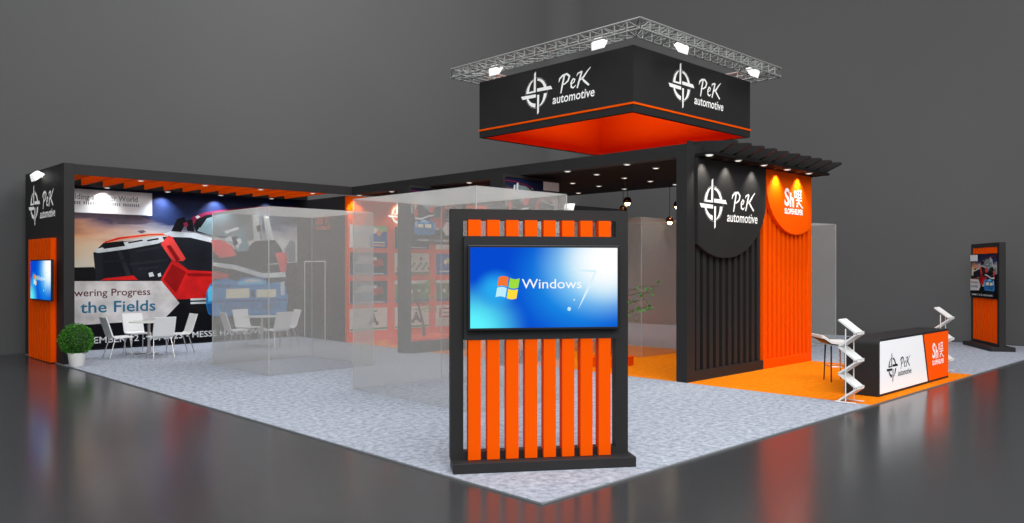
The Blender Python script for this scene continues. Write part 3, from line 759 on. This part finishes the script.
# ================================================================== dark wall far behind on the right
t = thing('rear_partition', (14.7, 12.55, 0), 0, 'plain charcoal partition far behind the slatted totem', 'exhibition wall')
MB().box(0, 2.3, 0, 0.2, GZ, 3.85, 'black').build('wall_panel', t)
floodlight((14.72, 12.60, 3.78), -math.pi / 2, R(-20), 'white floodlight on the corner of the rear partition above the totem', None, 1.1, 0.2)

# ================================================================== frosted boxes
def frosted_box(name, x0, y0, w, d, h, rz, label):
    t = thing(name, (x0, y0, 0), rz, label, 'glass box', 'frosted boxes')
    th = 0.012; z = GZ
    MB().box(0, w, 0, th, z, h, 'frost').build('side_panel', t)
    MB().box(0, w, d - th, d, z, h, 'frost').build('side_panel', t)
    MB().box(0, th, th + .001, d - th - .001, z, h, 'frost').build('side_panel', t)
    MB().box(w - th, w, th + .001, d - th - .001, z, h, 'frost').build('side_panel', t)
    MB().box(0, w, 0, d, h + .001, h + th, 'frost').build('top_panel', t)
    for x in (0.0, w - th):
        for y in (0.0, d - th):
            MB().box(x - 0.001, x + th + 0.001, y - 0.001, y + th + 0.001, z, h, 'frost_edge').build('edge_strip', t)
    return t
frosted_box('frosted_box', 2.02, 8.34, 2.14, 2.23, 2.895, 0, 'frosted translucent box in front of the tractor banner')
frosted_box('frosted_box', 2.205, 3.244, 1.73, 2.80, 2.885, 0, 'largest looking frosted translucent box behind the slatted totem')
frosted_box('frosted_box', 8.93, 5.64, 2.0, 3.0, 2.895, 0, 'frosted box on the orange carpet seen left of the logo wall')
frosted_box('frosted_box', 12.4, 4.45, 2.0, 2.1, 2.89, R(-15), 'narrow visible frosted box just right of the orange wall')

# ================================================================== hanging cube and truss
cx0, cy0, cz0, cs, ch = 6.615, 4.10, 4.555, 3.97, 1.155
t = thing('hanging_sign', (cx0, cy0, cz0), 0, 'big square charcoal hanging sign with orange inside and white logos', 'sign')
th = 0.07
s_ = MB()
s_.box(0, cs, 0, th, 0, ch, 'black').box(0, cs, cs - th, cs, 0, ch, 'black').box(0, th, th, cs - th, 0, ch, 'black').box(cs - th, cs, th, cs - th, 0, ch, 'black')
s_.build('outer_shell', t)
l_ = MB(); e = 0.008
l_.box(th, cs - th, th, th + e, 0.003, ch - .1, 'orange').box(th, cs - th, cs - th - e, cs - th, 0.003, ch - .1, 'orange')
l_.box(th, th + e, th + e, cs - th - e, 0.003, ch - .1, 'orange').box(cs - th - e, cs - th, th + e, cs - th - e, 0.003, ch - .1, 'orange')
l_.box(th, cs - th, th, cs - th, ch - .1, ch - .06, 'orange')
l_.build('orange_lining', t)
s_ = MB(); q = 0.012; z0, z1 = 0.135, 0.17
s_.box(-q, cs + q, -q, 0, z0, z1, 'orange').box(-q, cs + q, cs, cs + q, z0, z1, 'orange').box(-q, 0, 0, cs, z0, z1, 'orange').box(cs, cs + q, 0, cs, z0, z1, 'orange')
s_.build('orange_stripe', t)
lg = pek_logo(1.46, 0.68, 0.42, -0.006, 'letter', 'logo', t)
lg2 = lg.copy(); C.objects.link(lg2); lg2.parent = t
lg2.rotation_euler = (0, 0, -math.pi / 2); lg2.location = (0, 3.78, 0.0)
area_light('sign_inner_light', (cx0 + cs / 2, cy0 + cs / 2, cz0 + 0.12), (cx0 + cs / 2, cy0 + cs / 2, 9), (2.6, 2.6), 34, (1, 0.95, 0.9))

TX0, TY0, TS = 6.0, 3.5, 4.76
tz0, tz1, tw = 0.0, 0.175, 0.34
t = thing('lighting_truss', (TX0, TY0, 5.738), 0, 'square silver lattice truss around the top of the hanging sign', 'truss')
c_ = MB(); r_ = 0.017
for z in (tz0, tz1):
    for a, b in ((0, TS), (tw, TS - tw)):
        P4 = [(a, a, z), (b, a, z), (b, b, z), (a, b, z)]
        for i in range(4): c_.tube([P4[i], P4[(i + 1) % 4]], r_, 'alu', 6)
c_.build('chord', t)
nb = 18
for side in range(4):
    m_ = MB()
    def T(u, w, z):
        x, y = u, w
        for _ in range(side): x, y = TS - y, x
        return (x, y, z)
    for k in range(nb + 1):
        u = k * TS / nb; v = min(max(u, tw), TS - tw)
        m_.tube([T(u, 0, tz0), T(u, 0, tz1)], 0.012, 'alu', 5)
        m_.tube([T(v, tw, tz0), T(v, tw, tz1)], 0.009, 'alu', 4)
        m_.tube([T(u, 0, tz0), T(v, tw, tz0)], 0.009, 'alu', 4); m_.tube([T(u, 0, tz1), T(v, tw, tz1)], 0.009, 'alu', 4)
        if k < nb:
            u2 = (k + 1) * TS / nb; v2 = min(max(u2, tw), TS - tw)
            m_.tube([T(u, 0, tz1 if k % 2 else tz0), T(u2, 0, tz0 if k % 2 else tz1)], 0.009, 'alu', 4)
            m_.tube([T(v, tw, tz0 if k % 2 else tz1), T(v2, tw, tz1 if k % 2 else tz0)], 0.009, 'alu', 4)
            m_.tube([T(u, 0, tz0), T(v2, tw, tz0)], 0.009, 'alu', 4); m_.tube([T(v, tw, tz1), T(u2, 0, tz1)], 0.009, 'alu', 4)
    m_.build('bracing', t)
for i, (x, y, rz, lb) in enumerate(((6.22, 4.46, math.pi / 2, 'nearer floodlight on the left facing side of the truss'), (6.22, 7.06, math.pi / 2, 'farther floodlight on the left facing side of the truss'),
                                    (7.36, 3.72, math.pi, 'left floodlight on the front facing side of the truss'), (9.84, 3.72, math.pi, 'right floodlight on the front facing side of the truss'))):
    # hangs from the truss and looks back at the sign
    fl = floodlight((x, y, 5.70), rz + math.pi, R(-35), 'white ' + lb, 'truss floodlights', 0.85, 0.1)

# ================================================================== slatted totems
def totem_base(name, loc, rz, label, slats, top=2.39, width=1.682, zlo=1.195, zhi=2.14, off=-0.02, frame_y=0.0, panel=-0.058, by0=-0.16, by1=0.14):
    t = thing(name, loc, rz, label, 'totem')
    MB().box(-0.85, 0.85, by0, by1, GZ, 0.10, 'black').build('base', t, bevel=0.006)
    a, b = off - width / 2, off + width / 2
    f = MB(); pw = 0.118
    f.box(a, a + pw, frame_y, frame_y + 0.13, 0.10, top, 'black').box(b - pw, b, frame_y, frame_y + 0.13, 0.10, top, 'black')
    f.box(a + pw, b - pw, frame_y, frame_y + 0.13, top - 0.1, top, 'black').box(a + pw, b - pw, frame_y, frame_y + 0.13, 0.10, 0.165, 'black')
    f.build('frame', t)
    MB().box(a + pw, b - pw, frame_y + panel, frame_y + 0.10, zlo, zhi, 'darkpanel').build('backing_panel', t)
    return t, a + pw, b - pw
t, a, b = totem_base('slatted_totem', (0.842, 0.786, 0), R(-34.8), 'big charcoal totem with orange slats in the foreground of the stand', 8)
for k in range(8):
    x = -0.704 + k * 0.1749
    MB().box(x, x + 0.115, -0.055, 0.06, 0.17, 1.194, 'orange').box(x, x + 0.115, -0.055, -0.001, 0.104, 0.17, 'orange').build('slat', t)
    MB().box(x, x + 0.115, -0.055, 0.06, 2.141, 2.289, 'orange').build('slat', t)
monitor('totem_monitor', (0.842 - 0.005 * math.cos(R(-34.8)) + 0.112 * math.sin(R(-34.8)), 0.786 - 0.005 * math.sin(R(-34.8)) - 0.112 * math.cos(R(-34.8)), 1.671), R(-34.8), 1.375, 0.731, 'large blue desktop screen on the foreground slatted totem', 0.044)
rz2 = R(214.8)
t, a, b = totem_base('poster_totem', (16.18, 1.20, 0), rz2, 'charcoal totem with orange ribs and tractor poster at the far right', 8, top=2.42, zlo=1.15, zhi=2.18, width=1.665, frame_y=-0.065, panel=0.005, by0=-0.25, by1=0.25)
p_ = MB().box(a, b, -0.03, -0.005, 0.165, 2.35, 'orange')
for k in range(10):
    p = (b - a) / 10; x = a + k * p
    p_.box(x + 0.01, x + p * 0.62, -0.064, -0.03, 0.165, 1.15, 'orange').box(x + 0.01, x + p * 0.62, -0.064, -0.03, 2.18, 2.35, 'orange')
p_.build('rib_cladding', t)
c2, s2 = math.cos(rz2), math.sin(rz2)
pb = machine_print(None, 'tractor_poster', 1.5, 1.0, wide=False); lx, ly = -0.77, -0.082
pb.location = (16.18 + lx * c2 - ly * s2, 1.20 + lx * s2 + ly * c2, 1.17); pb.rotation_euler = (0, 0, rz2)
tag(pb, 'small tractor poster with blue pump on the far right totem', 'poster')

# ================================================================== counter
t = thing('reception_counter', (7.17, 0.18, 0), 0, 'long charcoal counter with white and orange logo fronts', 'counter')
W_, H_, r_ = 2.965, 0.83, 0.09
pts = [(0, 0.0), (W_, 0.0)]
pts += [(W_ - 0.03 + 0.03 * math.cos(R(k * 15)), H_ - 0.03 + 0.03 * math.sin(R(k * 15))) for k in range(7)]
pts += [(r_ - r_ * math.sin(R(k * 15)), H_ - r_ + r_ * math.cos(R(k * 15))) for k in range(7)]
pts = [(a, max(b, GZ)) for a, b in pts]
MB().prism(pts, 'y', 0.0, 0.5, 'black').build('body', t, bevel=0.01)
MB().prism([(0.03, 0.045), (1.955, 0.045), (1.715, 0.795), (0.055, 0.795), (0.03, 0.77)], 'y', -0.006, 0.0, 'panel_white').build('white_panel', t)
MB().prism([(2.025, 0.045), (2.935, 0.045), (2.935, 0.795), (1.785, 0.795)], 'y', -0.006, 0.0, 'panel_orange').build('orange_panel', t)
pek_logo(0.475, 0.39, 0.22, -0.009, 'letter_black', 'logo', t)
sh_logo(2.16, 0.385, 0.55, -0.009, 'letter', 'logo', t)

# ================================================================== zigzag brochure racks
def rack(loc, rz, label, hgt=1.14):
    t = thing('brochure_rack', loc, rz, label, 'rack', 'zigzag brochure racks')
    n = 6; dz = (hgt - 0.03) / n
    ys_ = (0.17, -0.17)
    for k in range(n):
        z1, z0 = hgt - k * dz, hgt - (k + 1) * dz
        ya, yb = (0.125, -0.125) if k % 2 == 0 else (-0.125, 0.125)
        d = Vector((yb - ya, z0 - z1)).normalized(); nn = Vector((-d.y, d.x)) * 0.011
        m_ = MB().prism([(ya + nn.x, z1 + nn.y), (yb + nn.x, z0 + nn.y), (yb - nn.x, z0 - nn.y), (ya - nn.x, z1 - nn.y)], 'x', -0.125, 0.125, 'white')
        if k % 2 == 0:   # brochure pocket lip along the low edge
            m_.prism([(yb, z0), (yb - 0.006, z0 + 0.028), (yb + 0.002, z0 + 0.03), (yb + 0.012, z0)], 'x', -0.125, 0.125, 'white')
        m_.build('shelf', t)
    for x in (-0.134, 0.134):
        MB().tube([(x, 0.02, 0.03), (x, 0.02, hgt - 0.12)], 0.008, 'white', 6).build('rod', t)
    f = MB()
    for x in (-0.13, 0.13): f.tube([(x, -0.12, 0.018), (x, 0.16, 0.018)], 0.011, 'white', 6)
    f.tube([(-0.13, 0.15, 0.018), (0.13, 0.15, 0.018)], 0.011, 'white', 6)
    f.build('foot', t)
    return t
rack((6.45, 0.275, 0), 0, 'white zigzag brochure rack standing at the left end of the counter')
rack((10.95, 0.50, 0), 0, 'white zigzag brochure rack half hidden behind the right end of the counter')

# ================================================================== bar stool
t = thing('bar_stool', (8.34, 1.36, -0.0), R(-44), 'white shell bar stool with black and chrome legs behind the counter', 'stool')
prof = [(-0.27, 0.765), (-0.24, 0.765), (-0.11, 0.68), (0.0, 0.665), (0.22, 0.665), (0.25, 0.65)]
back = [(x, z - 0.05) for x, z in prof][::-1]
MB().prism([(a, b) for a, b in prof] + back, 'y', -0.22, 0.22, 'white').build('seat_shell', t, bevel=0.006)
MB().prism([(x + (0.0), z - 0.052) for x, z in prof] + [(x, z - 0.064) for x, z in prof][::-1], 'y', -0.222, 0.222, 'letter_black').build('under_shell', t)
for i, (x, y, m) in enumerate(((-0.08, -0.12, 'letter_black'), (-0.08, 0.12, 'letter_black'), (0.16, -0.12, 'chrome'), (0.16, 0.12, 'chrome'))):
    MB().tube([(x, y, 0.59), (x * 1.15, y * 1.25, GZ)], 0.014, m, 8, 0.01).build('leg', t)
MB().tube([(-0.085, -0.135, 0.25), (0.17, -0.135, 0.25), (0.17, 0.135, 0.25), (-0.085, 0.135, 0.25), (-0.085, -0.135, 0.25)], 0.008, 'chrome', 6).build('footrest', t)

# ================================================================== lounge chairs and tables
def make_chair():
    t = thing('lounge_chair', (0, 0, 0), 0, '', 'chair')
    # faces local -y
    prof = [(-0.22, 0.435), (-0.20, 0.452), (-0.05, 0.445), (0.13, 0.44), (0.175, 0.47), (0.30, 0.855)]
    pr2 = [(-0.22, 0.42), (-0.20, 0.425), (-0.05, 0.42), (0.14, 0.415), (0.20, 0.46), (0.322, 0.85)]
    s = MB()
    s.prism(prof[:5] + pr2[:5][::-1], 'x', -0.21, 0.21, 'white'); s.build('seat', t, bevel=0.004)
    s = MB(); s.prism([prof[4], prof[5], pr2[5], pr2[4]], 'x', -0.215, 0.215, 'white'); s.build('backrest', t, bevel=0.004)
    for sx in (-1, 1):
        MB().tube([(sx * 0.17, -0.15, 0.425), (sx * 0.21, -0.21, GZ)], 0.012, 'chrome', 8, 0.009).build('leg', t)
        MB().tube([(sx * 0.17, 0.13, 0.42), (sx * 0.21, 0.25, GZ)], 0.012, 'chrome', 8, 0.009).build('leg', t)
    return t
def make_table():
    t = thing('round_table', (0, 0, 0), 0, '', 'table')
    MB().lathe([(0.0, 0.705), (0.38, 0.705), (0.39, 0.712), (0.39, 0.72), (0.38, 0.725), (0.0, 0.725)], 'tabletop', n=40, cap=False).build('tabletop', t, True)
    MB().tube([(0, 0, 0.03), (0, 0, 0.705)], 0.03, 'chrome', 14).build('pole', t)
    b = MB(); 
    for k in range(4):
        a = k * math.pi / 2 + 0.6; b.tube([(0, 0, 0.04), (0.33 * math.cos(a), 0.33 * math.sin(a), 0.018)], 0.014, 'chrome', 6, 0.01)
    b.build('foot', t)
    return t
ch0 = make_chair(); tb0 = make_table(); first = [True]
def lounge(cx, cy, extra, tl, labels, grp):
    tb = tb0 if first[0] else copy_tree(tb0)
    tb.location = (cx, cy, 0); tb['label'] = tl
    for i, (dx, dy, rz) in enumerate(extra):
        c = ch0 if (first[0] and i == 0) else copy_tree(ch0)
        c.location = (cx + dx, cy + dy, 0); c.rotation_euler = (0, 0, R(rz)); c['label'] = labels[i]; c['group'] = grp
    first[0] = False
pos = ((-0.62, -0.08, 90), (0.0, 0.66, 2), (0.0, -0.62, 178), (0.62, -0.05, -92))
lounge(1.79, 13.15, pos, 'round pale table between four white chairs by the grey arrow of the banner',
       ('leftmost white chair at the left table, beside the potted bush', 'white chair on the wall side of the left table below Fields', 'white chair at the left table showing its back to the viewer', 'white chair right of the left table, facing left'), 'white chairs around the left table')
pos2 = ((-0.66, -0.05, 84), (-0.05, 0.62, 10), (0.05, -0.62, 186), (0.6, 0.0, -98))
lounge(4.38, 13.2, pos2, 'round pale table among four white chairs seen through the frosted box',
       ('leftmost white chair of those seen through the frosted box', 'white chair below the blue pump seen through the frosted box', 'white chair showing its back behind the corner of the frosted box', 'rightmost white chair by the cabin seen through the frosted box'), 'white chairs around the table behind the frosted box')

# ================================================================== plants
t = thing('potted_bush', (0.10, 12.10, 0), 0, 'round green boxwood bush in a white pot at the left platform edge', 'plant')
MB().lathe([(0.0, GZ), (0.11, GZ), (0.125, 0.02), (0.155, 0.25), (0.16, 0.265), (0.145, 0.265), (0.14, 0.24), (0.0, 0.235)], 'pot', n=28, cap=False).build('pot', t, True)
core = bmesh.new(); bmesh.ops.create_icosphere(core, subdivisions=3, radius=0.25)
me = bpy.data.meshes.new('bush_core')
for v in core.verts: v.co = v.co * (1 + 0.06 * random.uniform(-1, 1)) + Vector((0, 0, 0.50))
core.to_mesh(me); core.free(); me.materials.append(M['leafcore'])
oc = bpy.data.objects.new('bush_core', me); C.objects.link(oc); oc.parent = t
lf = MB()
for k in range(2600):
    u = random.uniform(-1, 1); a = random.uniform(0, 2 * math.pi); rr = random.uniform(0.225, 0.295) * (1 + 0.05 * math.sin(5 * a) * (1 - u * u))
    n_ = Vector((math.sqrt(1 - u * u) * math.cos(a), math.sqrt(1 - u * u) * math.sin(a), u))
    c = n_ * rr + Vector((0, 0, 0.51)); c.z = max(c.z, 0.26)
    d = (n_ + Vector((random.uniform(-1, 1), random.uniform(-1, 1), random.uniform(-1, 1))) * 0.8).normalized()
    w = d.cross(Vector((random.uniform(-1, 1), random.uniform(-1, 1), random.uniform(-1, 1)))).normalized()
    L_, Wd = random.uniform(0.022, 0.036), random.uniform(0.009, 0.014)
    lf.add([c, c + d * L_ * 0.5 + w * Wd, c + d * L_, c + d * L_ * 0.5 - w * Wd], [(0, 1, 2, 3)], 'leaf')
lf.build('foliage', t)

def step(loc, w, d, label):
    t = thing('orange_step', loc, 0, label, 'plinth')
    MB().box(0, w, 0, d, GZ, 0.15, 'orange').build('plinth_body', t, bevel=0.006)
    MB().box(-0.012, w + 0.012, -0.012, d + 0.012, 0.15, 0.182, 'orange').build('plinth_top', t, bevel=0.004)
step((6.95, 10.75, 0), 1.5, 1.0, 'low orange step under the tree behind the farther portal')
step((7.02, 4.93, 0), 0.70, 0.62, 'low orange step under the tree beside the slatted totem')
def tree(loc, seed, label, rz=0, reach=1.0):
    rnd = random.Random(seed)
    t = thing('young_tree', loc, rz, label, 'tree')
    tk = [Vector((0.0, 0.0, 0)), Vector((-0.02, 0.03, 0.3)), Vector((-0.08, 0.08, 0.62)), Vector((-0.16, 0.14, 0.95)), Vector((-0.2, 0.2, 1.25))]
    tr_ = MB().tube(tk, 0.042, 'bark', 8, 0.018); tips = []
    for k in range(22):
        s = rnd.uniform(0.45, 1.0); i = min(3, int(s * 4)); p = tk[i].lerp(tk[i + 1], s * 4 - i)
        a = rnd.uniform(0, 2 * math.pi); L_ = rnd.uniform(0.35, 0.75) * reach
        q = p + Vector((math.cos(a) * L_ * 0.85, math.sin(a) * L_ * 0.85, rnd.uniform(-0.15, 0.5) * L_ + 0.05))
        m_ = p.lerp(q, 0.5) + Vector((0, 0, 0.05))
        tr_.tube([p, m_, q], 0.009, 'bark', 5, 0.003); tips.append((p, m_, q))
    tr_.build('trunk', t, True)
    lf = MB()
    for p, m_, q in tips:
        for k in range(11):
            s = rnd.uniform(0.35, 1.05); c = p.lerp(m_, s * 2) if s < 0.5 else m_.lerp(q, s * 2 - 1)
            c = c + Vector((rnd.uniform(-1, 1), rnd.uniform(-1, 1), rnd.uniform(-1, 1))) * 0.06
            d = Vector((rnd.uniform(-1, 1), rnd.uniform(-1, 1), rnd.uniform(-0.9, 0.3))).normalized(); w = d.cross(Vector((rnd.uniform(-1, 1), rnd.uniform(-1, 1), 1))).normalized()
            L_, Wd = rnd.uniform(0.06, 0.09), rnd.uniform(0.018, 0.027)
            lf.add([c, c + d * L_ * 0.5 + w * Wd, c + d * L_, c + d * L_ * 0.5 - w * Wd], [(0, 1, 2, 3)], 'leaf2')
    lf.build('foliage', t)
    return t
tree((7.66, 11.25, 0.185), 3, 'young leafy tree on the orange step seen through the frosted box')
tree((7.37, 5.24, 0.185), 11, 'young tree whose green twigs show right of the slatted totem', R(150), 1.15)

# ================================================================== pendants
def make_pendant():
    t = thing('pendant_lamp', (0, 0, 0), 0, '', 'lamp', 'bronze globe pendants')
    MB().lathe([(0.0, 0.085), (0.035, 0.078), (0.065, 0.052), (0.082, 0.0), (0.072, -0.04)], 'globe', n=20, cap=False).build('shade', t, True)
    MB().lathe([(0.0, -0.09), (0.035, -0.08), (0.052, -0.04), (0.05, -0.01), (0.0, 0.02)], 'glow_warm', n=16, cap=False).build('bulb', t, True)
    return t
pd0 = make_pendant()
for i, (x, y, z, lb) in enumerate(((8.12, 5.38, 3.17, 'bronze globe pendant hanging above the right top corner of the slatted totem'), (9.84, 5.38, 3.19, 'bronze globe pendant nearest the logo wall, the higher one'),
                                   (9.62, 5.42, 2.855, 'lowest bronze globe pendant beside the logo wall'), (7.98, 5.38, 3.0, 'bronze globe pendant half hidden behind the top of the slatted totem'))):
    p = pd0 if i == 0 else copy_tree(pd0)
    p.location = (x, y, z); p['label'] = lb
    MB().tube([(0, 0, 0.08), (0, 0, 3.655 - z)], 0.006, 'cord', 6).build('cord', p)
